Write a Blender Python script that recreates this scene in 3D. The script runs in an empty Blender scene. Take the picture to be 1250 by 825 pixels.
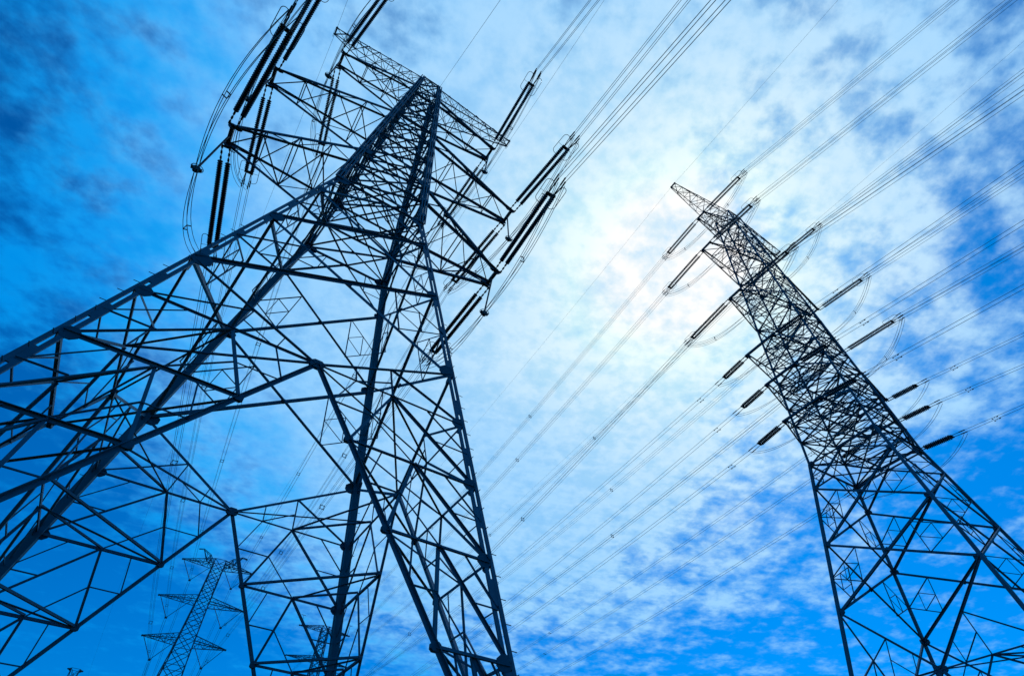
import bpy, math, random
from mathutils import Vector, Matrix, Quaternion

random.seed(7)
scene = bpy.context.scene
COL = scene.collection
V = Vector

# ------------------------------------------------------------------ camera
U = 1.4                                   # metres per survey unit
CAM = V((-0.7804 * U, -13.257 * U, 1.6))
F_PX, YAW, PITCH, ROLL = 654.118, 0.5578, 0.8530, 0.0285
cd = bpy.data.cameras.new('camera')
cd.sensor_width = 36.0
cd.lens = F_PX / 1250.0 * 36.0
cd.clip_start = 0.1
cd.clip_end = 20000
cam = bpy.data.objects.new('camera', cd)
COL.objects.link(cam)
cy_, sy_ = math.cos(YAW), math.sin(YAW)
cp_, sp_ = math.cos(PITCH), math.sin(PITCH)
fwd = V((sy_ * cp_, cy_ * cp_, sp_))
rgt = V((cy_, -sy_, 0))
upv = rgt.cross(fwd)
r2 = math.cos(ROLL) * rgt + math.sin(ROLL) * upv
u2 = -math.sin(ROLL) * rgt + math.cos(ROLL) * upv
M = Matrix((r2, u2, -fwd)).transposed().to_4x4()
M.translation = CAM
cam.matrix_world = M
scene.camera = cam

scene.view_settings.view_transform = 'Standard'
scene.view_settings.look = 'None'
scene.view_settings.exposure = 0.0
scene.view_settings.gamma = 1.0

# ------------------------------------------------------------------ sky
SUN_AZ, SUN_EL = math.radians(60.7), math.radians(53.5)
SUN = V((math.sin(SUN_AZ) * math.cos(SUN_EL), math.cos(SUN_AZ) * math.cos(SUN_EL), math.sin(SUN_EL)))


def nd(nt, typ, **kw):
    n = nt.nodes.new(typ)
    for k, v in kw.items():
        setattr(n, k, v)
    return n


def build_world():
    w = bpy.data.worlds.new('World')
    scene.world = w
    w.use_nodes = True
    nt = w.node_tree
    nt.nodes.clear()
    L = nt.links.new

    def math_(op, a, b=None, clamp=False):
        n = nd(nt, 'ShaderNodeMath', operation=op, use_clamp=clamp)
        for i, x in enumerate((a, b)):
            if x is None:
                continue
            if isinstance(x, (int, float)):
                n.inputs[i].default_value = x
            else:
                L(x, n.inputs[i])
        return n.outputs[0]

    def ramp(x, a, b, c=0., d=1., smooth=True):
        n = nd(nt, 'ShaderNodeMapRange', interpolation_type='SMOOTHSTEP' if smooth else 'LINEAR')
        L(x, n.inputs['Value'])
        for k, v in zip(('From Min', 'From Max', 'To Min', 'To Max'), (a, b, c, d)):
            n.inputs[k].default_value = v
        return n.outputs['Result']

    def mixc(f, a, b, bt='MIX'):
        n = nd(nt, 'ShaderNodeMix', data_type='RGBA', blend_type=bt)
        for s, x in ((n.inputs[0], f), (n.inputs[6], a), (n.inputs[7], b)):
            if isinstance(x, (int, float)):
                s.default_value = x
            elif isinstance(x, tuple):
                s.default_value = (*x, 1)
            else:
                L(x, s)
        return n.outputs[2]

    tc = nd(nt, 'ShaderNodeTexCoord')
    dirv = tc.outputs['Generated']
    sky = nd(nt, 'ShaderNodeTexSky', sky_type='NISHITA')
    sky.sun_disc = False
    sky.sun_elevation = SUN_EL
    sky.sun_rotation = SUN_AZ
    sky.air_density = 1.0
    sky.dust_density = 0.6
    sky.ozone_density = 3.0
    # angle to the sun
    dot = nd(nt, 'ShaderNodeVectorMath', operation='DOT_PRODUCT')
    L(dirv, dot.inputs[0])
    dot.inputs[1].default_value = SUN
    ang = math_('ARCCOSINE', math_('MINIMUM', dot.outputs['Value'], 0.99999))
    # cold blue white balance of the clear sky
    blue = mixc(1.0, sky.outputs['Color'], (0.0, 0.94, 2.0), 'MULTIPLY')
    blue = mixc(1.0, blue, ramp(ang, 0.35, 1.45, 0.66, 0.58, False), 'MULTIPLY')
    bg1 = nd(nt, 'ShaderNodeBackground')
    L(blue, bg1.inputs['Color'])
    bg1.inputs['Strength'].default_value = SKY_STRENGTH
    # cloud sheet at a constant height
    sep = nd(nt, 'ShaderNodeSeparateXYZ')
    L(dirv, sep.inputs[0])
    zz = math_('ADD', math_('MAXIMUM', sep.outputs['Z'], 0.0), 0.10)
    comb = nd(nt, 'ShaderNodeCombineXYZ')
    L(math_('DIVIDE', sep.outputs['X'], zz), comb.inputs['X'])
    L(math_('DIVIDE', sep.outputs['Y'], zz), comb.inputs['Y'])
    mp = nd(nt, 'ShaderNodeMapping')
    L(comb.outputs[0], mp.inputs['Vector'])
    mp.inputs['Rotation'].default_value = (0, 0, math.radians(25))
    mp.inputs['Scale'].default_value = (1.0, 1.1, 1.0)
    mp.inputs['Location'].default_value = CLOUD_LOC

    def noise(scale, detail, rough, dist=0.0):
        n = nd(nt, 'ShaderNodeTexNoise')
        L(mp.outputs[0], n.inputs['Vector'])
        n.inputs['Scale'].default_value = scale
        n.inputs['Detail'].default_value = detail
        n.inputs['Roughness'].default_value = rough
        n.inputs['Distortion'].default_value = dist
        return n.outputs['Fac']
    big = noise(2.2, 4, 0.5)
    mid = noise(8.6, 8, 0.55, 0.0)
    fine = noise(30.0, 5, 0.55, 0.0)
    dens = math_('ADD', math_('ADD', math_('MULTIPLY', big, 0.50), math_('MULTIPLY', mid, 0.72)), math_('MULTIPLY', fine, 0.22))
    # the sheet is thickest round the sun and breaks up away from it
    # the cloud bank: an oval some way across on the cloud sheet, breaking up round its edge
    rot = nd(nt, 'ShaderNodeMapping', vector_type='TEXTURE')
    L(comb.outputs[0], rot.inputs['Vector'])
    rot.inputs['Location'].default_value = (0.47, 0.82, 0)
    rot.inputs['Rotation'].default_value = (0, 0, math.radians(63.2))
    rot.inputs['Scale'].default_value = (1.38, 0.96, 1)
    ln = nd(nt, 'ShaderNodeVectorMath', operation='LENGTH')
    L(rot.outputs[0], ln.inputs[0])
    cover = ramp(ln.outputs['Value'], 0.30, 1.30, 0.45, -0.02, False)
    mask = ramp(math_('ADD', dens, cover), 0.68, 1.03)
    thick = ramp(math_('ADD', math_('MULTIPLY', mid, 0.7), math_('MULTIPLY', fine, 0.45)), 0.42, 0.70, 0.0, 1.0)
    # forward scattering: bright and white near the sun, blue away from it
    cr = nd(nt, 'ShaderNodeValToRGB')
    wob = math_('MULTIPLY', ang, math_('ADD', math_('MULTIPLY', mid, 0.55), math_('ADD', math_('MULTIPLY', big, 0.6), 0.42)))
    L(ramp(wob, 0.0, 1.4, 0, 1, False), cr.inputs[0])
    cr.color_ramp.interpolation = 'B_SPLINE'
    e = cr.color_ramp.elements
    e[0].position = 0.0
    e[0].color = (3.2, 3.2, 3.2, 1)
    e[1].position = 1.0
    e[1].color = (0.0, 0.23, 0.76, 1)
    for p, c in CLOUD_STOPS:
        x = e.new(p)
        x.color = (*c, 1)
    cc = mixc(1.0, cr.outputs[0], mixc(thick, (0.70, 0.87, 0.97), (1.08, 1.05, 1.02)), 'MULTIPLY')
    bg2 = nd(nt, 'ShaderNodeBackground')
    L(cc, bg2.inputs['Color'])
    bg2.inputs['Strength'].default_value = 1.0
    mx = nd(nt, 'ShaderNodeMixShader')
    L(math_('MULTIPLY', mask, 0.97), mx.inputs[0])
    L(bg1.outputs[0], mx.inputs[1])
    L(bg2.outputs[0], mx.inputs[2])
    out = nd(nt, 'ShaderNodeOutputWorld')
    L(mx.outputs[0], out.inputs['Surface'])


SKY_STRENGTH = 0.10
HAZE = 0.0026
CLOUD_LOC = (3.1, 1.7, 0.0)
CLOUD_STOPS = [(0.03, (1.4, 1.5, 1.65)), (0.07, (1.0, 1.14, 1.4)), (0.15, (0.74, 0.92, 1.27)), (0.26, (0.51, 0.77, 1.16)), (0.36, (0.39, 0.69, 1.05)), (0.53, (0.27, 0.61, 1.0)), (0.64, (0.05, 0.44, 0.98)), (0.72, (0.0, 0.33, 0.90))]
build_world()
sl = bpy.data.lights.new('sun', 'SUN')
sl.energy = 1.2
sl.angle = math.radians(10)
sl.color = (0.80, 0.92, 1.0)
so = bpy.data.objects.new('sun', sl)
so.rotation_euler = (-SUN).to_track_quat('-Z', 'Y').to_euler()
COL.objects.link(so)


# ------------------------------------------------------------------ materials
def mat(name, col, rough=0.55, metal=0.0, var=0.25, scale=3.0, col2=None):
    m = bpy.data.materials.new(name)
    m.use_nodes = True
    nt = m.node_tree
    b = nt.nodes['Principled BSDF']
    b.inputs['Roughness'].default_value = rough
    b.inputs['Metallic'].default_value = metal
    tc = nd(nt, 'ShaderNodeTexCoord')
    n = nd(nt, 'ShaderNodeTexNoise')
    n.inputs['Scale'].default_value = scale
    n.inputs['Detail'].default_value = 6
    nt.links.new(tc.outputs['Object'], n.inputs['Vector'])
    mx = nd(nt, 'ShaderNodeMix', data_type='RGBA')
    nt.links.new(n.outputs['Fac'], mx.inputs[0])
    c2 = col2 or tuple(c * (1 - var) for c in col)
    mx.inputs[6].default_value = (*c2, 1)
    mx.inputs[7].default_value = (*[min(1, c * (1 + var)) for c in col], 1)
    nt.links.new(mx.outputs[2], b.inputs['Base Color'])
    return m


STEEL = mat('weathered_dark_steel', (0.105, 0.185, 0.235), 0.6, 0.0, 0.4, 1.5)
PLATE = mat('gusset_steel', (0.080, 0.130, 0.165), 0.6, 0.0, 0.3, 4.0)
ALU = mat('aluminium_wire', (0.16, 0.17, 0.17), 0.5, 0.3, 0.15, 2.0)
DISC = mat('dark_glazed_porcelain', (0.032, 0.040, 0.050), 0.35, 0.0, 0.2, 8.0)
DISC2 = mat('grey_polymer_insulator', (0.045, 0.058, 0.07), 0.45, 0.0, 0.2, 8.0)
HARD = mat('steel_fittings', (0.10, 0.105, 0.11), 0.5, 0.2, 0.2, 6.0)
GRASS = mat('meadow_grass', (0.05, 0.075, 0.025), 0.95, 0.0, 0.5, 0.08, (0.07, 0.06, 0.035))
CONC = mat('concrete', (0.30, 0.29, 0.27), 0.9, 0.0, 0.2, 3.0)


# ------------------------------------------------------------------ mesh builder
class MB:
    def __init__(self):
        self.v = []
        self.f = []

    def frame(self, d, hint):
        d = d.normalized()
        u = hint - d * hint.dot(d)
        if u.length < 1e-4:
            hint = V((0, 0, 1)) if abs(d.z) < 0.9 else V((1, 0, 0))
            u = hint - d * hint.dot(d)
        u.normalize()
        return d, u, d.cross(u)

    def prism(self, a, b, prof, hint):
        d, u, w = self.frame(b - a, hint)
        n = len(prof)
        o = len(self.v)
        for p in (a, b):
            for x, y in prof:
                self.v.append(p + w * x + u * y)
        for i in range(n):
            j = (i + 1) % n
            self.f.append((o + i, o + j, o + n + j, o + n + i))
        self.f.append(tuple(o + i for i in reversed(range(n))))
        self.f.append(tuple(o + n + i for i in range(n)))

    def angle(self, a, b, s, hint=V((0, 0, 1)), t=None, flip=False):
        """rolled steel angle: one flange flat on the face, the other standing out along hint"""
        a, b = V(a), V(b)
        if (b - a).length < 1e-3:
            return
        t = t or max(0.012, s * 0.14)
        h = s / 2
        pr = [(-h, 0), (h, 0), (h, t), (-h + t, t), (-h + t, s * 0.9), (-h, s * 0.9)]
        if flip:
            pr = [(-x, y) for x, y in reversed(pr)]
        off = hint.normalized() * random.uniform(-0.03, 0.03)
        self.prism(a + off, b + off, pr, hint)

    def bar(self, a, b, sx, sy, hint=V((0, 0, 1))):
        a, b = V(a), V(b)
        self.prism(a, b, [(-sx / 2, -sy / 2), (sx / 2, -sy / 2), (sx / 2, sy / 2), (-sx / 2, sy / 2)], hint)

    def rod(self, a, b, r, n=6):
        a, b = V(a), V(b)
        self.prism(a, b, [(r * math.cos(2 * math.pi * i / n), r * math.sin(2 * math.pi * i / n)) for i in range(n)], V((0.31, 0.2, 0.93)))

    def plate(self, c, n, w, h, t, up=V((0, 0, 1)), cut=0.25):
        """octagonal-ish gusset plate centred on c, normal n"""
        c, n = V(c), V(n).normalized()
        x, y, k = w / 2, h / 2, cut
        pr = [(-x, -y * k), (-x * k, -y), (x * k, -y), (x, -y * k), (x, y * k), (x * k, y), (-x * k, y), (-x, y * k)]
        self.prism(c - n * t / 2, c + n * t / 2, pr, up)

    def tube(self, pts, r, n=5, closed=False):
        pts = [V(p) for p in pts]
        o = len(self.v)
        m = len(pts)
        ref = V((0.23, 0.31, 0.92))
        for i, p in enumerate(pts):
            if closed:
                d = pts[(i + 1) % m] - pts[i - 1]
            else:
                d = pts[min(i + 1, m - 1)] - pts[max(i - 1, 0)]
            d, u, w = self.frame(d, ref)
            for k in range(n):
                a = 2 * math.pi * k / n
                self.v.append(p + u * (r * math.cos(a)) + w * (r * math.sin(a)))
        for i in range(m if closed else m - 1):
            j = (i + 1) % m
            for k in range(n):
                l = (k + 1) % n
                self.f.append((o + i * n + k, o + i * n + l, o + j * n + l, o + j * n + k))
        if not closed:
            self.f.append(tuple(o + k for k in reversed(range(n))))
            self.f.append(tuple(o + (m - 1) * n + k for k in range(n)))

    def lathe(self, prof, n=12, axis='Y'):
        """prof: list of (radius, distance along +Y)"""
        o = len(self.v)
        for r, y in prof:
            for k in range(n):
                a = 2 * math.pi * k / n
                self.v.append(V((r * math.cos(a), y, r * math.sin(a))))
        for i in range(len(prof) - 1):
            for k in range(n):
                l = (k + 1) % n
                self.f.append((o + i * n + k, o + (i + 1) * n + k, o + (i + 1) * n + l, o + i * n + l))

    def mesh(self, name, m, smooth=False):
        me = bpy.data.meshes.new(name)
        me.from_pydata([tuple(v) for v in self.v], [], self.f)
        me.materials.append(m)
        if smooth:
            for p in me.polygons:
                p.use_smooth = True
        me.update()
        return me

    def build(self, name, m, parent=None, smooth=False):
        o = bpy.data.objects.new(name, self.mesh(name, m, smooth))
        COL.objects.link(o)
        if parent is not None:
            o.parent = parent
        return o


def empty(name, loc, rz=0.0, parent=None):
    o = bpy.data.objects.new(name, None)
    o.empty_display_size = 0.5
    o.location = loc
    o.rotation_euler = (0, 0, rz)
    COL.objects.link(o)
    if parent is not None:
        o.parent = parent
    return o


def tag(o, label, cat, group=None):
    o['label'] = label
    o['category'] = cat
    if group:
        o['group'] = group
    return o


def link_mesh(name, me, parent, loc=(0, 0, 0), rot=None):
    o = bpy.data.objects.new(name, me)
    COL.objects.link(o)
    o.parent = parent
    o.location = loc
    if rot is not None:
        o.rotation_mode = 'QUATERNION'
        o.rotation_quaternion = rot
    return o


# ------------------------------------------------------------------ ground
g = MB()
N = 48
for i in range(N + 1):
    for j in range(N + 1):
        x = (i / N * 2 - 1)
        y = (j / N * 2 - 1)
        x = math.copysign(abs(x) ** 2.2, x) * 1400
        y = math.copysign(abs(y) ** 2.2, y) * 1400
        d = math.hypot(x, y)
        z = 0.0 if d < 60 else 0.25 * math.sin(x * 0.013) * math.cos(y * 0.017)
        g.v.append(V((x, y, z)))
for i in range(N):
    for j in range(N):
        a = i * (N + 1) + j
        g.f.append((a, a + N + 1, a + N + 2, a + 1))
gr = g.build('ground', GRASS)
gr['kind'] = 'structure'

# ------------------------------------------------------------------ haze
hz = MB()
hz.bar((0, 0, -2), (0, 0, 92), 3000, 3000, V((0, 1, 0)))
hm = bpy.data.materials.new('haze')
hm.use_nodes = True
hnt = hm.node_tree
hnt.nodes.clear()
ho = nd(hnt, 'ShaderNodeOutputMaterial')
hv = nd(hnt, 'ShaderNodeVolumePrincipled')
hv.inputs['Color'].default_value = (0.50, 0.78, 1.0, 1)
hv.inputs['Density'].default_value = HAZE
hv.inputs['Anisotropy'].default_value = 0.6
hnt.links.new(hv.outputs[0], ho.inputs['Volume'])
hzo = hz.build('haze', hm)
hzo['kind'] = 'stuff'

# ------------------------------------------------------------------ lattice pylon
SG = {'A': (-1, -1), 'B': (1, -1), 'C': (1, 1), 'D': (-1, 1)}
FACES = {'AB': (V((1, 0, 0)), V((0, -1, 0))), 'CD': (V((1, 0, 0)), V((0, 1, 0))),
         'BC': (V((0, 1, 0)), V((1, 0, 0))), 'DA': (V((0, 1, 0)), V((-1, 0, 0)))}


class Pylon:
    """everything inside is in survey units z (above the camera); pt() turns it into metres above the base"""

    def __init__(self, name, loc, rz, u, zground, wfun, label):
        self.u, self.zg, self.w = u, zground, wfun
        self.root = empty(name, loc, rz)
        tag(self.root, label, 'pylon')
        self.loc, self.rz = V(loc), rz

    def pt(self, x, y, z):
        return V((x, y, z - self.zg)) * self.u

    def world(self, x, y, z):
        p = self.pt(x, y, z)
        c, s = math.cos(self.rz), math.sin(self.rz)
        return V((self.loc.x + c * p.x - s * p.y, self.loc.y + s * p.x + c * p.y, self.loc.z + p.z))

    def leg(self, k, z):
        return self.pt(SG[k][0] * self.w(z), SG[k][1] * self.w(z), z)

    def fp(self, F, h, z):
        t, n = FACES[F]
        p = (t * h + n) * self.w(z)
        return self.pt(p.x, p.y, z)

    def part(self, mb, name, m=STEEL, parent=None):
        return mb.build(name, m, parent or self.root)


def mid(a, b, t=0.5):
    return a + (b - a) * t


def tri_sub(mb, a, b, c, s, n, inner=True):
    """redundant members joining the middles of a triangle's sides"""
    ab, bc, ca = mid(a, b), mid(b, c), mid(c, a)
    mb.angle(ab, bc, s, n)
    mb.angle(bc, ca, s, n)
    if inner:
        mb.angle(ab, ca, s, n)


def x_panel(P, F, z0, z1, s, red, name='bracing_panel', horiz=None):
    """crossed diagonals from level z0 (low) to z1 (high) on face F; red = size of the redundants or 0"""
    n = FACES[F][1]
    mb = MB()
    a0, a1, b0, b1 = P.fp(F, -1, z0), P.fp(F, -1, z1), P.fp(F, 1, z0), P.fp(F, 1, z1)
    mb.angle(a0, b1, s, n)
    mb.angle(b0 - n * 0.06, a1 - n * 0.06, s, -n)
    if horiz:
        mb.angle(a1, b1, horiz, n)
    if red:
        k = P.w(z0) / (P.w(z0) + P.w(z1))
        x = mid(a0, b1, k)
        for l0, l1 in ((a0, a1), (b0, b1)):
            lm = mid(l0, l1, 0.48)
            q1, q0 = mid(x, l1), mid(x, l0)
            mb.angle(lm, q1, red, n)
            mb.angle(lm, q0, red, n)
            mb.angle(q1, q0, red, n)
            c1, c0, cq = mid(lm, q1), mid(lm, q0), mid(q1, q0)
            r = red * 0.75
            mb.angle(c1, cq, r, n)
            mb.angle(c0, cq, r, n)
            mb.angle(c1, c0, r, n)
    o = P.part(mb, name)
    pm = MB()
    x = mid(a0, b1, P.w(z0) / (P.w(z0) + P.w(z1)))
    pm.plate(x, n, s * 2.0, s * 2.0, 0.05)
    pm.build('gusset_plate', PLATE, o)
    return o


def k_panel(P, F, z0, z1, s, red, name='bracing_panel'):
    """legs at z0 up to the middle of a beam at z1"""
    n = FACES[F][1]
    mb = MB()
    a0, a1, b0, b1, m1 = P.fp(F, -1, z0), P.fp(F, -1, z1), P.fp(F, 1, z0), P.fp(F, 1, z1), P.fp(F, 0, z1)
    mb.angle(a1, b1, s * 1.1, n)
    mb.angle(a0, m1, s, -n)
    mb.angle(b0, m1, s, -n)
    if red:
        for l0, l1 in ((a0, a1), (b0, b1)):
            tri_sub(mb, l0, l1, m1, red, n)
    o = P.part(mb, name)
    pm = MB()
    pm.plate(m1, n, s * 2.4, s * 2.2, 0.05)
    pm.build('gusset_plate', PLATE, o)
    return o


def diaphragm(P, z, s, cross=True):
    mb = MB()
    m = [P.fp(F, 0, z) for F in ('AB', 'BC', 'CD', 'DA')]
    up = V((0, 0, 1))
    for i in range(4):
        mb.angle(m[i], m[(i + 1) % 4], s, up)
    if cross:
        l = [P.leg(k, z) for k in 'ABCD']
        mb.angle(l[0], l[2], s, up)
        mb.angle(l[1], l[3], s, -up)
    return P.part(mb, 'diaphragm')


def leg_frame(P, F, z0, za, zf, slope, levels, s, red):
    """hanging V below level z0 to the apex za, then two raking struts to the feet, tied back to the legs"""
    n = FACES[F][1]
    mb = MB()
    ap = P.fp(F, 0, za)
    plates = [(ap, s * 4.4, s * 3.0)]
    for sg in (-1, 1):
        L = lambda z: P.fp(F, sg, z)
        D = lambda z: P.fp(F, sg * slope * (za - z) / P.w(z), z)
        top = L(z0)
        mb.angle(top, ap, s, n, flip=sg < 0)
        mb.angle(ap, L(zf), s * 1.15, n, flip=sg < 0)
        vm = mid(top, ap)
        M0 = P.fp(F, sg * 0.5, za)
        mb.angle(L(za), ap, red * 1.35, n)
        mb.angle(vm, L(za), red * 1.3, n)
        mb.angle(vm, M0, red, n)
        tri_sub(mb, vm, ap, M0, red * 0.8, n, False)
        prevM, prevz = M0, za
        for i, z in enumerate(levels):
            l, d = L(z), D(z)
            mb.angle(prevM, l, red * 1.7, n)
            mb.angle(prevM, d, red * 1.7, -n)
            tri_sub(mb, prevM, D(prevz), d, red * 0.8, n, False)
            tri_sub(mb, prevM, L(prevz), l, red * 0.8, n, False)
            m_ = mid(l, d)
            if i < len(levels) - 1:
                mb.angle(l, d, red * 1.8, n)
                mb.angle(m_, mid(prevM, d), red * 0.8, n)
                plates.append((d, s * 2.4, s * 2.0))
            prevM, prevz = m_, z
    o = P.part(mb, 'leg_frame')
    for c, w, h in plates:
        pm = MB()
        pm.plate(c, n, w, h, 0.12, cut=0.5)
        pm.build('gusset_plate', PLATE, o)
    return o


def hips(P, za, slope, levels, s):
    """small horizontal frames that tie neighbouring leg frames together round each leg"""
    up = V((0, 0, 1))
    for F1, s1, F2, s2 in (('AB', 1, 'BC', -1), ('BC', 1, 'CD', 1), ('CD', -1, 'DA', 1), ('DA', -1, 'AB', -1)):
        mb = MB()
        mb.angle(P.fp(F1, s1 * .5, za), P.fp(F2, s2 * .5, za), s, up)
        mb.angle(P.fp(F1, 0, za), P.fp(F2, s2 * .5, za), s * .8, up)
        mb.angle(P.fp(F2, 0, za), P.fp(F1, s1 * .5, za), s * .8, up)
        P.part(mb, 'hip_frame')
        for z in levels[:-1]:
            mb = MB()
            D = lambda F, sg: P.fp(F, sg * slope * (za - z) / P.w(z), z)
            a, b = D(F1, s1), D(F2, s2)
            la, lb = P.fp(F1, s1, z), P.fp(F2, s2, z)
            mb.angle(a, b, s * 1.1, up)
            ma, m2 = mid(a, la), mid(b, lb)
            mb.angle(ma, m2, s * .9, up)
            mb.angle(a, m2, s * .7, -up)
            P.part(mb, 'hip_frame')


def cross_arm(P, sg, zl, zu, Ltip, zt, ytip, s, red, nseg, name='cross_arm', rise=0.12, plates=True, part_chords=True):
    arm = empty(name, (0, 0, 0), 0, P.root)
    up = V((0, 0, 1))
    lo, hi = {}, {}
    for y in (-1, 1):
        lo[y] = (P.pt(sg * P.w(zl), y * P.w(zl), zl), P.pt(sg * Ltip, y * ytip, zt))
        hi[y] = (P.pt(sg * P.w(zu), y * P.w(zu), zu), P.pt(sg * Ltip, y * ytip, zt + rise))
    for y in (-1, 1):
        n = V((0, y, 0))
        m1 = MB(); m1.angle(lo[y][0], lo[y][1], s, n); m1.build('lower_chord', STEEL, arm)
        m2 = MB(); m2.angle(hi[y][0], hi[y][1], s * 1.05, -n); m2.build('upper_chord', STEEL, arm)
    lac = MB()
    ts = [i / nseg for i in range(nseg + 1)]
    for i in range(nseg):
        a, b = ts[i], ts[i + 1]
        f, t_ = (-1, 1) if i % 2 else (1, -1)
        lac.angle(mid(*lo[f], a), mid(*lo[t_], b), red, up)
        lac.angle(mid(*lo[-1], b), mid(*lo[1], b), red, up)
        if i < nseg - 1:
            lac.angle(mid(*hi[-1], b), mid(*hi[1], b), red, -up)
            lac.angle(mid(*hi[t_], a), mid(*hi[f], b), red * .9, -up)
        for y in (-1, 1):
            n = V((0, y, 0))
            if i % 2:
                lac.angle(mid(*hi[y], a), mid(*lo[y], b), red, n)
            else:
                lac.angle(mid(*lo[y], a), mid(*hi[y], b), red, n)
            if i < nseg - 1:
                lac.angle(mid(*lo[y], b), mid(*hi[y], b), red * .9, n)
    lac.build('lacing', STEEL, arm)
    tp = MB()
    tp.bar(P.pt(sg * Ltip, -ytip * 1.15, zt + rise * .5), P.pt(sg * Ltip, ytip * 1.15, zt + rise * .5), s * 1.2, s * 1.3)
    for y in (-1, 1):
        tp.plate(P.pt(sg * Ltip, y * ytip, zt), V((0, 1, 0)), s * 2.6, s * 2.6, 0.05)
        tp.plate(P.pt(sg * (Ltip - 0.35 * s / 0.16 * .6), y * ytip * 1.0, zt + rise * .3), V((0, 1, 0)), s * 2.2, s * 1.8, 0.06)
    tp.build('tip_plate', PLATE, arm)
    return arm


def earth_arm(P, sg, zb, zt, L, ytip, s, red, nseg):
    """box truss for the earth wire on the very top, its lower chords rising to the tip"""
    arm = empty('earth_wire_arm', (0, 0, 0), 0, P.root)
    lo, hi = {}, {}
    for y in (-1, 1):
        wy = P.w(zt)
        hi[y] = (P.pt(0, y * wy, zt), P.pt(sg * L, y * ytip, zt))
        lo[y] = (P.pt(sg * P.w(zb), y * P.w(zb), zb), P.pt(sg * L, y * ytip, zt - 0.12))
        m1 = MB(); m1.angle(*lo[y], s, V((0, y, 0))); m1.build('lower_chord', STEEL, arm)
        m2 = MB(); m2.angle(*hi[y], s, V((0, -y, 0))); m2.build('upper_chord', STEEL, arm)
    lac = MB()
    for i in range(nseg):
        a, b = i / nseg, (i + 1) / nseg
        f = 1 if i % 2 else -1
        up = V((0, 0, 1))
        lac.angle(mid(*hi[f], a), mid(*hi[-f], b), red, up)
        lac.angle(mid(*hi[-f], a), mid(*hi[f], b), red * .8, -up)
        lac.angle(mid(*hi[-1], b), mid(*hi[1], b), red, up)
        lac.angle(mid(*lo[f], a), mid(*lo[-f], b), red, -up)
        for y in (-1, 1):
            n = V((0, y, 0))
            lac.angle(mid(*(hi if i % 2 else lo)[y], a), mid(*(lo if i % 2 else hi)[y], b), red, n)
            if i < nseg - 1:
                lac.angle(mid(*lo[y], b), mid(*hi[y], b), red, n)
    lac.build('lacing', STEEL, arm)
    tp = MB()
    tp.bar(P.pt(sg * L, -ytip * 1.3, zt - .04), P.pt(sg * L, ytip * 1.3, zt - .04), s * 1.4, s * 1.6)
    for y in (-1, 1):
        tp.plate(P.pt(sg * L, y * ytip, zt - .06), V((0, 1, 0)), s * 2.6, s * 2.2, 0.06)
    tp.build('tip_plate', PLATE, arm)
    return arm


def footing(P, k, zf):
    p = P.leg(k, zf)
    mb = MB()
    q = V((p.x, p.y, -0.4))
    mb.prism(q, V((p.x, p.y, max(p.z * .2, 0.35))), [(-.8, -.8), (.8, -.8), (.8, .8), (-.8, .8)], V((0, 1, 0)))
    mb.build('footing', CONC, P.root)


# ---- near pylon ----------------------------------------------------------
W3, Z3, W0, Z0, ZT, WT = 1.80, 19.605, 3.404, 10.49, 39.16, 0.62
K1 = (W0 - W3) / (Z3 - Z0)


def w1(z):
    return W3 + K1 * (Z3 - z) if z < Z3 else W3 + (WT - W3) * (z - Z3) / (ZT - Z3)


ZG1 = -1.6 / U
P1 = Pylon('lattice_pylon', (0, 0, 0), 0, U, ZG1, w1,
           'huge close steel lattice pylon filling the left half, with broad straddling legs')


def box_leg(P, k, zs, bar, gap, axis, step=True):
    """built-up leg: flat bars with a slit between them, tied by batten plates"""
    mb = MB()
    sx, sy = SG[k]
    for (za, zb, four) in zs:
        a, b = P.leg(k, za), P.leg(k, zb)
        d = (b - a).normalized()
        ex = V((1, 0, 0)) - d * d.x
        ex.normalize()
        ey = d.cross(ex)
        ln = (b - a).length
        if four:
            for i in (-1, 0, 1):
                for j in (-1, 1):
                    of = ex * i * .165 + ey * j * .15
                    mb.bar(a + of, b + of, .08, .07, ey)
            nb = int(ln / 1.9)
            for i in range(nb):
                c = a + d * (ln * (i + 0.5) / nb)
                mb.bar(c - d * .12, c + d * .12, .42, .36, ey)
        else:
            e, eh = (ex, ey) if axis == 'x' else (ey, ex)
            o = (bar + gap) / 2
            for q in (-1, 1):
                mb.bar(a + e * o * q, b + e * o * q, bar, .055 if axis == 'x' else .34, eh)
            nb = int(ln / 2.2)
            for i in range(nb):
                c = a + d * (ln * (i + 0.5) / nb)
                mb.bar(c - d * .36, c + d * .36, gap + bar * .8, .045 if axis == 'x' else .30, eh)
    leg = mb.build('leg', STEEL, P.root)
    if step:
        z = 3.0
        while z < 13:
            c = P.leg(k, z)
            e = V((sx, 0, 0)) if int(z * 4) % 2 else V((0, sy, 0))
            sb = MB()
            sb.rod(c + e * 0.14, c + e * 0.14 + e * 0.19, 0.012, 5)
            sb.build('step_bolt', HARD, leg)
            z += 0.45
    return leg


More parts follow.
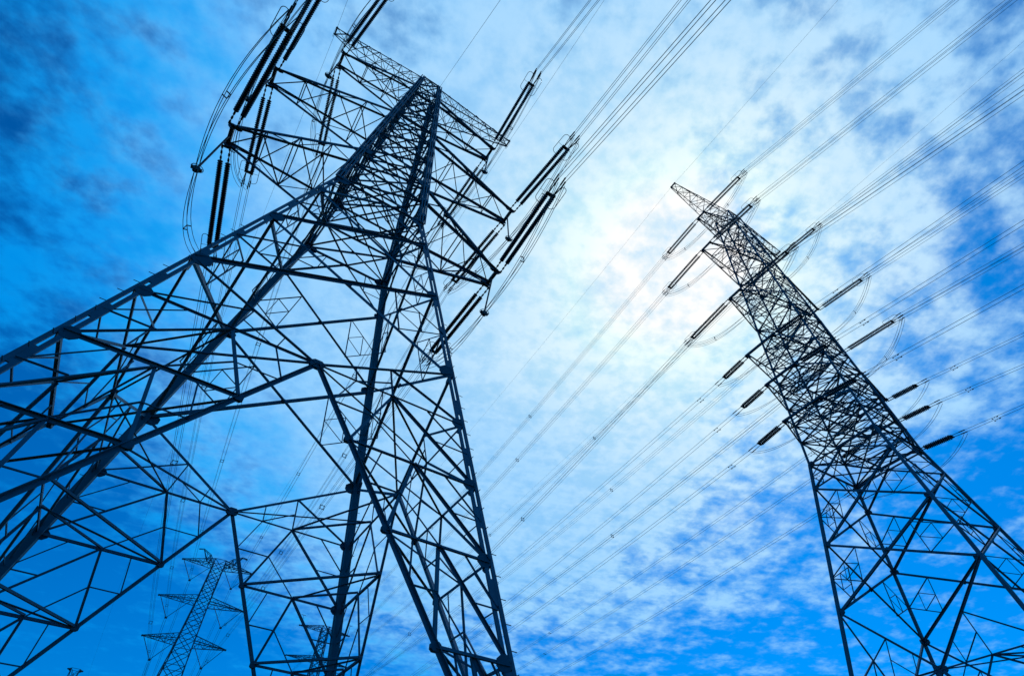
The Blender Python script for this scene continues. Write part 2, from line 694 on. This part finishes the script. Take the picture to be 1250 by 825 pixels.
for k in 'ABCD':
    box_leg(P1, k, [(ZG1, Z3, False), (Z3, ZT, True)], 0.115 if k in 'AB' else 0.14, 0.085, 'x' if k in 'AB' else 'y')
    footing(P1, k, ZG1)
ZA1, SL1 = 8.62, 0.605
LV1 = [6.8, 5.03, 3.2, 1.45, -0.08]
for F in FACES:
    leg_frame(P1, F, Z0, ZA1, -0.08, SL1, LV1, 0.105, 0.052)
    x_panel(P1, F, Z0, 14.252, 0.14, 0.052)
    x_panel(P1, F, 14.252, 17.817, 0.13, 0.05)
    k_panel(P1, F, 17.817, Z3, 0.105, 0.05)
    zz = [Z3, 21.55, 23.3, 25.85, 28.36, 29.95, 32.6, 35.0, 36.6, ZT]
    for i in range(len(zz) - 1):
        x_panel(P1, F, zz[i], zz[i + 1], 0.105, 0.042 if i in (2, 3, 5, 6) else 0.0, horiz=0.115)
hips(P1, ZA1, SL1, LV1, 0.08)
for z in (Z3, 21.55, 23.3, 28.36, 29.95, 35.0, 36.6, ZT):
    diaphragm(P1, z, 0.085)
for k in 'ABCD':
    for z, s_ in ((Z0, 1.0), (14.252, .9), (17.817, .7), (Z3, 1.2), (ZA1, .7), (6.8, .7), (5.03, .7), (3.2, .7), (23.3, 1.1), (28.36, .7), (29.95, .7), (35.0, .6)):
        pm = MB()
        c = P1.leg(k, z)
        inw = V((-SG[k][0], -SG[k][1], 0))
        pm.plate(c + V((inw.x * .22, -inw.y * .07, 0)) * s_, V((0, SG[k][1], 0)), .62 * s_, .55 * s_, 0.03, cut=.4)
        pm.plate(c + V((-inw.x * .07, inw.y * .22, 0)) * s_, V((SG[k][0], 0, 0)), .62 * s_, .55 * s_, 0.03, cut=.4)
        if s_ > 1:
            pm.bar(c + V((inw.x, inw.y, -.2 * s_)) * .05, c + V((inw.x, inw.y, .2 * s_)) * .05, .40, .40, V((1, 0, 0)))
        pm.build('gusset_plate', PLATE, P1.root)
ARMS1 = {1: (35.05, 36.6, 5.25, 35.27), 2: (28.36, 29.95, 6.93, 28.36), 3: (21.55, 23.3, 6.25, 21.53)}
for i, (zl, zu, L_, zt) in ARMS1.items():
    for sg in (-1, 1):
        cross_arm(P1, sg, zl, zu, L_, zt, 0.42, 0.175, 0.066, 4 if i > 1 else 3)
for sg in (-1, 1):
    earth_arm(P1, sg, 36.6, ZT, 6.65, 0.21, 0.09, 0.045, 9)

# ---- second pylon --------------------------------------------------------
S2 = 1.22
U2 = U * S2
CAMU = V((-0.7804, -13.257, 0))
POS2 = (CAMU + (V((28.256, -3.401, 0)) - CAMU) * S2) * U
ZG2 = -1.6 / U2
ZW2 = 18.05


def w2(z):
    return 2.0 + 0.151 * (ZW2 - z) if z < ZW2 else 2.0 - 0.0475 * (z - ZW2)


P2 = Pylon('lattice_pylon', POS2, -0.039, U2, ZG2, w2,
           'tall steel lattice pylon on the right, leaning into the bright cloud, carrying six arm tiers')
for k in 'ABCD':
    mb = MB()
    for za, zb, s_ in ((ZG2, ZW2, .225), (ZW2, 44.35, .17)):
        a, b = P2.leg(k, za), P2.leg(k, zb)
        mb.bar(a, b, s_, s_, V((1, 0, 0)))
    lg = mb.build('leg', STEEL, P2.root)
    footing(P2, k, ZG2)
    for z, s_ in ((16.57, .8), (13.49, .9), (10.35, 1.), (ZW2, 1.1), (24.1, .8), (29.26, .9), (34.75, .7), (41.0, .6)):
        pm = MB()
        c = P2.leg(k, z)
        pm.plate(c + V((-SG[k][0] * .2, 0, 0)), V((0, SG[k][1], 0)), .5 * s_, .42 * s_, .16 * s_, cut=.5)
        pm.plate(c + V((0, -SG[k][1] * .2, 0)), V((SG[k][0], 0, 0)), .5 * s_, .42 * s_, .155 * s_, cut=.5)
        pm.build('gusset_plate', PLATE, lg)
LV2 = [5.9, 4.6, 3.3, 1.9, 0.4, -0.6]
for F in FACES:
    leg_frame(P2, F, 10.35, 7.18, -0.6, 0.60, LV2, 0.155, 0.07)
    x_panel(P2, F, 10.35, 13.49, 0.18, 0.068)
    x_panel(P2, F, 13.49, 16.57, 0.18, 0.068)
    k_panel(P2, F, 16.57, ZW2, 0.15, 0.065)
    zz = [ZW2, 19.55, 20.8, 22.0, 23.1, 24.1, 25.5, 27.4, 29.26, 30.9, 32.8, 34.75, 36.3, 38.6, 41.0, 42.6, 44.35]
    for i in range(len(zz) - 1):
        x_panel(P2, F, zz[i], zz[i + 1], 0.11 if i < 9 else .095, 0.05 if i in (6, 7, 9, 10, 12, 13) else 0.0, horiz=0.12 if i < 9 else .10)
hips(P2, 7.18, .6, LV2, 0.10)
for z in (ZW2, 19.55, 22.0, 24.1, 29.26, 34.75, 41.0, 44.35):
    diaphragm(P2, z, 0.10)
ARMS2 = {1: (41.0, 42.4, 4.40, 41.0, .35), 2: (34.75, 36.2, 5.95, 34.75, .38), 3: (29.26, 30.8, 5.25, 29.26, .42),
         4: (24.1, 25.3, 5.3, 24.1, .95), 5: (22.0, 23.0, 4.6, 22.0, .95), 6: (19.55, 20.7, 4.2, 19.55, 1.1)}
for i, (zl, zu, L_, zt, yt) in ARMS2.items():
    for sg in (-1, 1):
        cross_arm(P2, sg, zl, zu, L_, zt, yt, 0.16, 0.07, 4 if i < 4 else 3)
for sg in (-1, 1):
    earth_arm(P2, sg, 42.4, 44.35, 6.62, 0.22, 0.11, 0.06, 8)

# ---- far suspension pylons -----------------------------------------------
def far_pylon(name, loc, rz, u, zg, arms, ztop, horn, wf, s, label, vstr=True):
    P = Pylon(name, loc, rz, u, zg, wf, label)
    for k in 'ABCD':
        mb = MB()
        zs = [zg + (ztop - zg) * i / 6 for i in range(7)]
        for i in range(6):
            mb.bar(P.leg(k, zs[i]), P.leg(k, zs[i + 1]), s * 1.6, s * 1.6, V((1, 0, 0)))
        mb.build('leg', STEEL, P.root)
    for F in FACES:
        n = FACES[F][1]
        mb = MB()
        z = ztop
        while z > zg + 3:
            zn = max(z - 1.5 * P.w(z) - .35, zg)
            mb.angle(P.fp(F, -1, zn), P.fp(F, 1, z), s, n)
            mb.angle(P.fp(F, 1, zn), P.fp(F, -1, z), s, -n)
            mb.angle(P.fp(F, -1, z), P.fp(F, 1, z), s * .7, n)
            z = zn
        mb.build('bracing_panel', STEEL, P.root)
    for (z, L_, dz) in arms:
        for sg in (-1, 1):
            cross_arm(P, sg, z, z + dz, L_, z + .25, .10, s * 1.1, s * .6, 6, rise=.05)
    if horn:
        zh, Lh, z0 = horn
        for sg in (-1, 1):
            mb = MB()
            for y in (-1, 1):
                a = P.pt(sg * P.w(ztop), y * P.w(ztop), z0)
                b = P.pt(sg * Lh * .45, y * .35, zh - .9)
                c = P.pt(sg * Lh * .8, y * .2, zh)
                d = P.pt(sg * Lh, y * .12, zh - .15)
                lo = P.pt(sg * Lh * .55, y * .35, z0 + (zh - z0) * .22)
                for p, q in ((a, b), (b, c), (c, d), (lo, c), (a, lo), (lo, b)):
                    mb.angle(p, q, s * 1.1, V((0, y, 0)))
                mb.angle(lo, mid(b, c), s * .7, V((0, y, 0)))
                mb.angle(mid(a, lo), mid(a, b), s * .7, V((0, y, 0)))
                mb.angle(mid(a, lo), b, s * .7, V((0, y, 0)))
            for t in (b, c, d, lo):
                mb.angle(t, V((t.x, -t.y, t.z)), s * .8, V((1, 0, 0)))
            mb.build('earth_wire_horn', STEEL, P.root)
    return P


def w3(z):
    return 1.05 if z > 46 else 1.05 + (46 - z) * 0.045 if z > 33 else 1.635 + (33 - z) * .085


P3 = far_pylon('lattice_pylon', (6.858 * U, 110 * U, 0), -0.106, U, ZG1,
               [(50.5, 6.80, 1.3), (43.2, 7.78, 1.3), (36.15, 7.22, 1.3)], 51.8, (53.5, 4.8, 51.0), w3, 0.15,
               'distant slim pylon framed by the near pylon\'s legs, with V shaped strings')


def w4(z):
    return 1.0 if z > 62 else 1.0 + (62 - z) * .045


P4 = far_pylon('lattice_pylon', (47.9 * U, 172.0 * U, 0), -0.04, U, ZG1,
               [(65.7, 8.1, 1.3), (57.0, 9.4, 1.3), (48.4, 8.8, 1.3)], 67.0, None, w4, 0.21,
               'faint hazy pylon with posts on its flat top, beside the distant slim pylon')
pm = MB()
for sg in (-1, 1):
    for y in (-.25, .25):
        pm.angle(P4.pt(sg * 7.4, y, 66.0), P4.pt(sg * 7.7, 0, 69.0), .12, V((0, 1, 0)))
    pm.bar(P4.pt(sg * 7.0, 0, 69.0), P4.pt(sg * 8.4, 0, 69.05), .15, .15)
pm.build('earth_wire_post', STEEL, P4.root)


def w5(z):
    return 0.5 + (z - 49) * .22 if z > 49 else .5 + (49 - z) * .05


P5 = far_pylon('lattice_pylon', (-12.1 * U, 205 * U, 0), 0.05, U, ZG1, [(51.75, 1.95, .3)], 52.1, None, w5, 0.17,
               'tiny dark pylon head with a flat top, alone by the lower left edge')

# ------------------------------------------------------------------ insulator strings
def disc_profile(n, pitch, R, y0):
    pr = [(0.03, y0 - .06)]
    for i in range(n):
        y = y0 + i * pitch
        pr += [(0.045, y), (R * .72, y + pitch * .15), (R, y + pitch * .45), (R * .95, y + pitch * .65), (R * .62, y + pitch * .66), (0.045, y + pitch * .85)]
    pr.append((0.03, y0 + n * pitch + .06))
    return pr


def racetrack(cy0, cy1, hw, x0, z0, tilt):
    pts = []
    m = 10
    for i in range(m + 1):
        a = math.pi * i / m
        pts.append((hw * math.cos(a), cy1 + hw * math.sin(a)))
    for i in range(m + 1):
        a = math.pi + math.pi * i / m
        pts.append((hw * math.cos(a), cy0 + hw * math.sin(a)))
    c, s = math.cos(tilt), math.sin(tilt)
    return [V((x0 + x * c, y, z0 + x * s)) for x, y in pts]


def string_meshes(tagname, link, length, gap, R, m, quad):
    """meshes for a double tension string that starts at the origin and runs along +Y"""
    d = {}
    st = MB()
    n = int(length / (R * 0.95))
    st.lathe(disc_profile(n, length / n, R, link), 12)
    d['stack'] = st.mesh('insulator_stack', m, True)
    lk = MB()
    for sx in (-1, 1):
        lk.rod((sx * gap * .5, 0, 0), (sx * gap / 2, link, 0), .03)
        for i in range(3):
            y = link * (i + .5) / 3
            lk.bar((sx * gap / 2, y - .09, 0), (sx * gap / 2, y + .09, 0), .11, .05)
    lk.bar((-gap * .62, .10, 0), (gap * .62, .10, 0), .12, .06)
    d['link'] = lk.mesh('link', HARD)
    e = link + length
    yk = MB()
    yk.bar((-gap * .75, e + .12, 0), (gap * .75, e + .12, 0), .22, .07, V((0, 0, 1)))
    yk.bar((-gap * .5, e, 0), (-gap * .5, e + .2, 0), .09, .09)
    yk.bar((gap * .5, e, 0), (gap * .5, e + .2, 0), .09, .09)
    ends = []
    b = 0.225
    for x, z in (((-b, b), (b, b), (-b, -b), (b, -b)) if quad else ((-b, 0), (b, 0))):
        a = V((x * .8, e + .16, z * .25))
        c = V((x, e + .85, z))
        yk.rod(a, c, .03)
        yk.rod(c, c + V((0, .55, 0)), .05, 6)
        ends.append(c + V((0, .45, 0)))
    d['yoke'] = yk.mesh('yoke', HARD)
    if quad:
        rg = MB()
        for sx in (-1, 1):
            rg.tube(racetrack(e - .40, e + .70, .27, sx * (gap * .5 + .20), 0.10 * sx, .30 * sx), .02, 5, True)
            rg.rod((sx * gap * .5, e + .12, 0), (sx * (gap * .5 + .45), e + .12, .13 * sx), .013, 4)
        d['ring'] = rg.mesh('grading_ring', HARD, True)
    else:
        rg = MB()
        for yy in (e,):
            rg.tube([V((0, yy, 0)) + V((gap * .72 * math.cos(t), 0, .2 * math.sin(t))) for t in [i * math.pi / 8 for i in range(16)]], .02, 4, True)
        d['ring'] = rg.mesh('grading_ring', HARD, True)
    d['gap'] = gap
    d['end'] = e + .16
    d['ends'] = ends
    return d


SM1 = string_meshes('big', 1.0, 5.75, 0.42, 0.155, DISC, True)
SM2 = string_meshes('big2', 0.75, 5.4, 0.45, 0.16, DISC, True)
SM3 = string_meshes('small', 0.75, 2.4, 0.40, 0.165, DISC2, False)


def place_string(sm, A, D, label, group):
    """A attach point (world), D direction; returns world positions of the conductor clamps"""
    D = D.normalized()
    xax = D.cross(V((0, 0, 1))).normalized()
    zax = xax.cross(D)
    R = Matrix((xax, D, zax)).transposed()
    q = R.to_quaternion()
    root = empty('insulator_string', A)
    root.rotation_mode = 'QUATERNION'
    root.rotation_quaternion = q
    tag(root, label, 'insulator', group)
    for sx in (-1, 1):
        link_mesh('insulator_stack', sm['stack'], root, (sx * sm['gap'] / 2, 0, 0))
    link_mesh('link', sm['link'], root)
    link_mesh('yoke_plate', sm['yoke'], root)
    link_mesh('grading_ring', sm['ring'], root)
    return [A + R @ e for e in sm['ends']]


def parab(E, hd, T, slope, curv, n):
    """points of a wire leaving E along horizontal heading hd; first points close together"""
    out = []
    for i in range(n + 1):
        t = T * (i / n) ** 1.5
        p = E + hd * t
        p.z = E.z + slope * t + curv * t * t
        out.append(p)
    return out


def px_ray(px, py):
    d = r2 * ((px - 625) / F_PX) + u2 * (-(py - 412.5) / F_PX) + fwd
    return d.normalized()


def slope_through(E, hd, px, py, curv):
    """slope that makes the wire appear where the photograph shows it at one sighted point"""
    n = hd.cross(V((0, 0, 1)))
    r = px_ray(px, py)
    Q = CAM + r * ((E - CAM).dot(n) / r.dot(n))
    t = (Q - E).dot(hd)
    return (Q.z - E.z - curv * t * t) / t, t


def bundle(starts, hd, T, slope, curv, label, group, r=0.016, spacers=(), damp=()):
    E0 = sum(starts, V()) / len(starts)
    root = empty('conductor_bundle' if len(starts) > 1 else 'conductor', E0)
    tag(root, label, 'power line', group)
    for s in starts:
        mb = MB()
        mb.tube([p - E0 for p in parab(s, hd, T, slope, curv, 46)], r, 5)
        mb.build('wire', ALU, root)
    side = hd.cross(V((0, 0, 1)))
    for t in spacers:
        mb = MB()
        c = [s + hd * t + V((0, 0, slope * t + curv * t * t)) - E0 for s in starts]
        if len(c) == 4:
            prs = ((0, 1), (1, 3), (3, 2), (2, 0))
        else:
            prs = ((0, 1),)
        for i, j in prs:
            mb.bar(c[i], c[j], .05, .05)
        for q in c:
            mb.rod(q - hd * .12, q + hd * .12, .045, 6)
        mb.build('spacer', HARD, root)
    for t in damp:
        for s in starts:
            c = s + hd * t + V((0, 0, slope * t - .09)) - E0
            mb = MB()
            mb.rod(c - hd * .22, c + hd * .22, .012, 4)
            mb.rod(c - hd * .28, c - hd * .14, .04, 6)
            mb.rod(c + hd * .14, c + hd * .28, .04, 6)
            mb.rod(c, c + V((0, 0, .09)), .02, 4)
            mb.build('vibration_damper', HARD, root)
    return root


TIER = {1: 'top', 2: 'middle', 3: 'lowest'}
SIDE = {-1: 'left', 1: 'right'}


def unit_dir(dx, dy, dz):
    return V((dx, dy, dz)).normalized()


def jumper(A, B, sag, out, label, group, r=0.017, rod=None):
    """loop of slack wires from the near clamps A to the far clamps B, hung below the arm"""
    c = (sum(A, V()) + sum(B, V())) / (len(A) + len(B))
    root = empty('jumper_loop', c)
    tag(root, label, 'jumper cable', group)
    mids = []
    for a, b in zip(A, B):
        mb = MB()
        pts = []
        for i in range(25):
            t = i / 24
            p = a.lerp(b, t)
            # flat-bottomed hanging curve
            h = (1 - abs(2 * t - 1) ** 2.6)
            pts.append(p + V((out.x, out.y, 0)) * h + V((0, 0, -sag * h)) - c)
        mb.tube(pts, r, 5)
        mb.build('wire', ALU, root)
        mids.append(pts)
    for i in (6, 18) if len(A) > 2 else (12,):
        mb = MB()
        q = [m[i] for m in mids]
        for a, b in (((0, 1), (2, 3)) if len(q) == 4 else ((0, 1),)):
            mb.bar(q[a], q[b], .045, .045)
        if len(q) == 4:
            mb.bar(q[0], q[2], .04, .04)
        mb.build('spacer', HARD, root)
    return c, mids


# near pylon: strings, wires and loops.  near = toward the viewer (-Y), far = away (+Y)
END_PX1 = {(1, 1, -1): (644, 110), (2, 1, -1): (683, 190), (3, 1, -1): (672, 238), (1, -1, -1): (468, -2), (2, -1, -1): (386, -4), (3, -1, -1): (345, 45),
           (1, 1, 1): (556, 248), (2, 1, 1): (562, 334), (3, 1, 1): (538, 418), (1, -1, 1): (396, 160), (2, -1, 1): (305, 205), (3, -1, 1): (260, 296)}
WIRE_PX1 = {(1, 1, -1): (726, 0), (2, 1, -1): (836, 0), (3, 1, -1): (880, 0),
            (1, -1, 1): (250, 634), (2, -1, 1): (217, 647), (3, -1, 1): (199, 647), (1, 1, 1): (320, 652), (2, 1, 1): (358, 652), (3, 1, 1): (368, 652)}
CL3 = {(1, -1): (-3.9, 47.1), (1, 1): (3.9, 47.1), (2, -1): (-4.88, 39.9), (2, 1): (4.88, 39.9), (3, -1): (-4.32, 32.9), (3, 1): (4.32, 32.9)}
CLAMPS = {}
for i, (zl, zu, L_, zt) in ARMS1.items():
    for sg in (-1, 1):
        for dr in (-1, 1):
            A = P1.world(sg * L_, dr * 0.46, zt - .06)
            ex, ey = END_PX1[(i, sg, dr)]
            # the string hangs a little below the level of the arm: find its direction from where it ends
            r = px_ray(ex, ey)
            zend = A.z - 0.75
            Q = CAM + r * ((zend - CAM.z) / r.z)
            D = Q - A
            way = 'near' if dr < 0 else 'far'
            lab = 'double disc insulator on the close pylon\'s %s %s arm, %s' % (SIDE[sg], TIER[i], 'reaching toward the viewer' if dr < 0 else 'reaching away behind')
            ends = place_string(SM1, A, D, lab, 'double insulator strings on the close pylon')
            CLAMPS[(i, sg, dr)] = ends
            hd = V((D.x, D.y, 0)).normalized()
            E0 = sum(ends, V()) / 4
            lab = 'four wire bundle from the close pylon\'s %s %s arm, %s' % (SIDE[sg], TIER[i], 'passing over the viewer' if dr < 0 else 'running to the slim pylon')
            if dr < 0:
                if (i, sg, dr) in WIRE_PX1:
                    sl_, _ = slope_through(E0, hd, *WIRE_PX1[(i, sg, dr)], 0.0006)
                else:
                    sl_ = -0.13
                bundle(ends, hd, 220, sl_, 0.0006, lab, 'conductor bundles of the close pylon', spacers=(45, 90))
            else:
                cx, cz = CL3[(i, sg)]
                C3 = P3.world(cx, 0, cz)
                hd = V((C3.x - E0.x, C3.y - E0.y, 0))
                T = hd.length
                hd.normalize()
                n = hd.cross(V((0, 0, 1)))
                r = px_ray(*WIRE_PX1[(i, sg, dr)])
                Q = CAM + r * ((E0 - CAM).dot(n) / r.dot(n))
                t = (Q - E0).dot(hd)
                # parabola through the clamp, the sighted point and the far clamp
                a1, a2 = (Q.z - E0.z) / t, (C3.z - E0.z) / T
                cv = (a2 - a1) / (T - t)
                print('far wire', i, sg, round(t, 1), round(T, 1), round(a1, 3), round(cv, 5))
                cv = min(max(cv, 0.0003), 0.003)
                s0 = a2 - cv * T
                bundle(ends, hd, T, s0, cv, lab, 'conductor bundles of the close pylon', spacers=(28, 60, 95, 130))
ROD1 = {(3, -1): (-6.17, 18.43), (3, 1): (6.0, 18.63), (2, 1): (7.09, 25.98), (1, 1): (5.1, 32.27), (1, -1): (-5.14, 32.13), (2, -1): (-6.87, 25.03)}
for i, (zl, zu, L_, zt) in ARMS1.items():
    for sg in (-1, 1):
        rx, rz_ = ROD1[(i, sg)]
        A, B = CLAMPS[(i, sg, -1)], CLAMPS[(i, sg, 1)]
        drop = V((0, 0, -.35))
        c0 = sum(A, V()) / 4
        c1 = sum(B, V()) / 4
        W_ = P1.world(rx, 0, rz_)
        m_ = (c0 + c1) / 2
        jumper([a + drop for a in A], [b + drop for b in B], m_.z - .35 - W_.z, V((W_.x - m_.x, W_.y - m_.y, 0)),
               'slack four wire jumper loop swinging below the close pylon\'s %s %s arm' % (SIDE[sg], TIER[i]), 'jumper loops of the close pylon')
        T_ = P1.world(sg * L_, 0, zt - .08)
        root = empty('jumper_strut', T_)
        tag(root, 'dark insulated strut dangling from the tip of the close pylon\'s %s %s arm' % (SIDE[sg], TIER[i]), 'insulator', 'jumper struts')
        d = W_ - T_
        mb = MB(); mb.rod((0, 0, 0), d, .055, 8); mb.build('strut_rod', DISC2, root)
        mb = MB()
        mb.bar(d + V((-.26, 0, -.02)), d + V((.26, 0, -.02)), .16, .12)
        mb.rod(d + V((0, -.12, -.05)), d + V((0, .12, -.05)), .17, 10)
        mb.tube([d + V((.30 * math.cos(t), .22 * math.sin(t), .06)) for t in [k * math.pi / 8 for k in range(16)]], .02, 4, True)
        mb.build('clamp_weight', HARD, root)

# second pylon
for i, (zl, zu, L_, zt, yt) in ARMS2.items():
    for sg in (-1, 1):
        cl = {}
        for dr in (-1, 1):
            A = P2.world(sg * L_, dr * (yt + .04), zt - .04)
            th = P2.rz
            yv = V((-math.sin(th), math.cos(th), 0))
            sl_ = {1: -.07, 2: -.09, 3: -.09, 4: -.10, 5: -.10, 6: -.12}[i]
            D = yv * dr + V((0, 0, sl_))
            sm = SM2 if i < 4 else SM3
            tier = {1: 'highest', 2: 'second', 3: 'third', 4: 'fourth', 5: 'fifth', 6: 'lowest'}[i]
            way = 'near side' if dr < 0 else 'far side'
            lab = '%s insulator string on the %s of the right pylon\'s %s %s arm' % ('long double' if i < 4 else 'short fat twin', way, tier, SIDE[sg])
            ends = place_string(sm, A, D, lab, 'long strings on the right pylon' if i < 4 else 'short strings on the right pylon')
            cl[dr] = ends
            hd = yv * dr
            E0 = sum(ends, V()) / len(ends)
            PXN = {(1, -1): (1165, 0), (2, -1): (1235, 0), (1, 1): (1250, 88), (3, -1): (1250, 110), (2, 1): (1250, 212), (3, 1): (1250, 301), (4, 1): (1250, 408), (5, 1): (1250, 446), (6, 1): (1250, 495)}
            PXF = {(1, -1): (586, 578), (2, -1): (596, 600), (3, -1): (670, 600), (4, -1): (727, 600), (5, -1): (785, 600), (6, -1): (852, 600)}
            cv = 0.0004
            tb = PXN if dr < 0 else PXF
            if (i, sg) in tb:
                s0, t = slope_through(E0, hd, *tb[(i, sg)], cv)
                print('T2', i, sg, dr, round(s0, 3), round(t, 1))
            else:
                s0 = -.13 if i < 4 else -.12
                if dr > 0:
                    s0 = -.075
            lab = '%s from the right pylon\'s %s %s arm, %s' % ('four wire bundle' if i < 4 else 'twin wire pair', tier, SIDE[sg], 'passing over the viewer' if dr < 0 else 'dropping away')
            bundle(ends, hd, 240, s0, cv, lab, 'conductors of the right pylon', 0.017 if i < 4 else .016,
                   spacers=((38, 80) if i < 4 else (60,)), damp=(() if i < 4 else (2.6,)))
        jumper([a + V((0, 0, -.2)) for a in cl[-1]], [b + V((0, 0, -.2)) for b in cl[1]], 3.6 if i < 4 else 1.7, V((sg * .5, 0, 0)),
               'drooping jumper loop under the right pylon\'s %s %s arm' % (tier, SIDE[sg]), 'jumper loops of the right pylon', 0.016)

# earth wires
for P, L_, zt, nm in ((P1, 6.65, 39.1, 'close'), (P2, 6.62, 44.3, 'right')):
    for sg in (-1, 1):
        for dr in (-1, 1):
            A = P.world(sg * L_, dr * .27, zt)
            yv = V((-math.sin(P.rz), math.cos(P.rz), 0)) * dr
            mb = MB()
            mb.tube([p - A for p in parab(A, yv, 230, -.06, .0003, 46)], .011, 5)
            o = mb.build('earth_wire', ALU)
            o.location = A
            tag(o, 'thin earth wire from the %s tip of the %s pylon\'s top, running %s' % (SIDE[sg], nm, 'toward the viewer' if dr < 0 else 'away'), 'power line', 'earth wires')
        T_ = P.world(sg * L_, 0, zt - .1)
        mb = MB()
        mb.tube([V((0, .42 * math.cos(t), -.34 + .3 * math.sin(t))) for t in [k * math.pi / 8 for k in range(16)]], .014, 4, True)
        o = mb.build('earth_wire_loop', ALU)
        o.location = T_
        tag(o, 'small wire ring hanging at the %s tip of the %s pylon\'s top arm' % (SIDE[sg], nm), 'cable loop', 'earth wire loops')

A = P1.world(0.62, -0.66, ZT + .05)
sl_, _ = slope_through(A, V((0, -1, 0)), 611, 0, .0003)
mb = MB()
mb.tube([p - A for p in parab(A, V((0, -1, 0)), 230, sl_, .0003, 46)], .011, 5)
o = mb.build('earth_wire', ALU)
o.location = A
tag(o, 'thin earth wire from the middle of the close pylon\'s top, running toward the viewer', 'power line', 'earth wires')

# V strings and onward wires of the distant pylon
vs_z = {1: (50.6, 47.35, 6.7, 1.15), 2: (43.3, 40.1, 7.6, 2.3), 3: (36.3, 33.1, 7.1, 1.7)}
for i in (1, 2, 3):
    for sg in (-1, 1):
        zt, zc, L_, xi = vs_z[i]
        xc = CL3[(i, sg)][0]
        B = P3.world(xc, 0, CL3[(i, sg)][1])
        root = empty('insulator_string', B)
        tag(root, 'V shaped insulator string under the distant slim pylon\'s %s %s arm' % (SIDE[sg], TIER[i]), 'insulator', 'V strings of the distant pylon')
        for xa in (sg * L_ * .97, sg * xi):
            A = P3.world(xa, 0, zt)
            mb = MB()
            mb.rod((0, 0, 0), A - B, .075, 6)
            mb.build('insulator_stack', DISC, root)
        mb = MB()
        mb.bar((-.3, 0, 0), (.3, 0, 0), .3, .4)
        mb.build('yoke_plate', HARD, root)
        yv = V((math.sin(.07), math.cos(.07), 0))
        st = [B + V((x, 0, z)) for x in (-.22, .22) for z in (-.2, -.6)]
        bundle(st, yv, 180, -.14, .0005, 'faint wire bundle leaving the distant slim pylon\'s %s %s arm' % (SIDE[sg], TIER[i]), 'bundles beyond the distant pylon', .02)
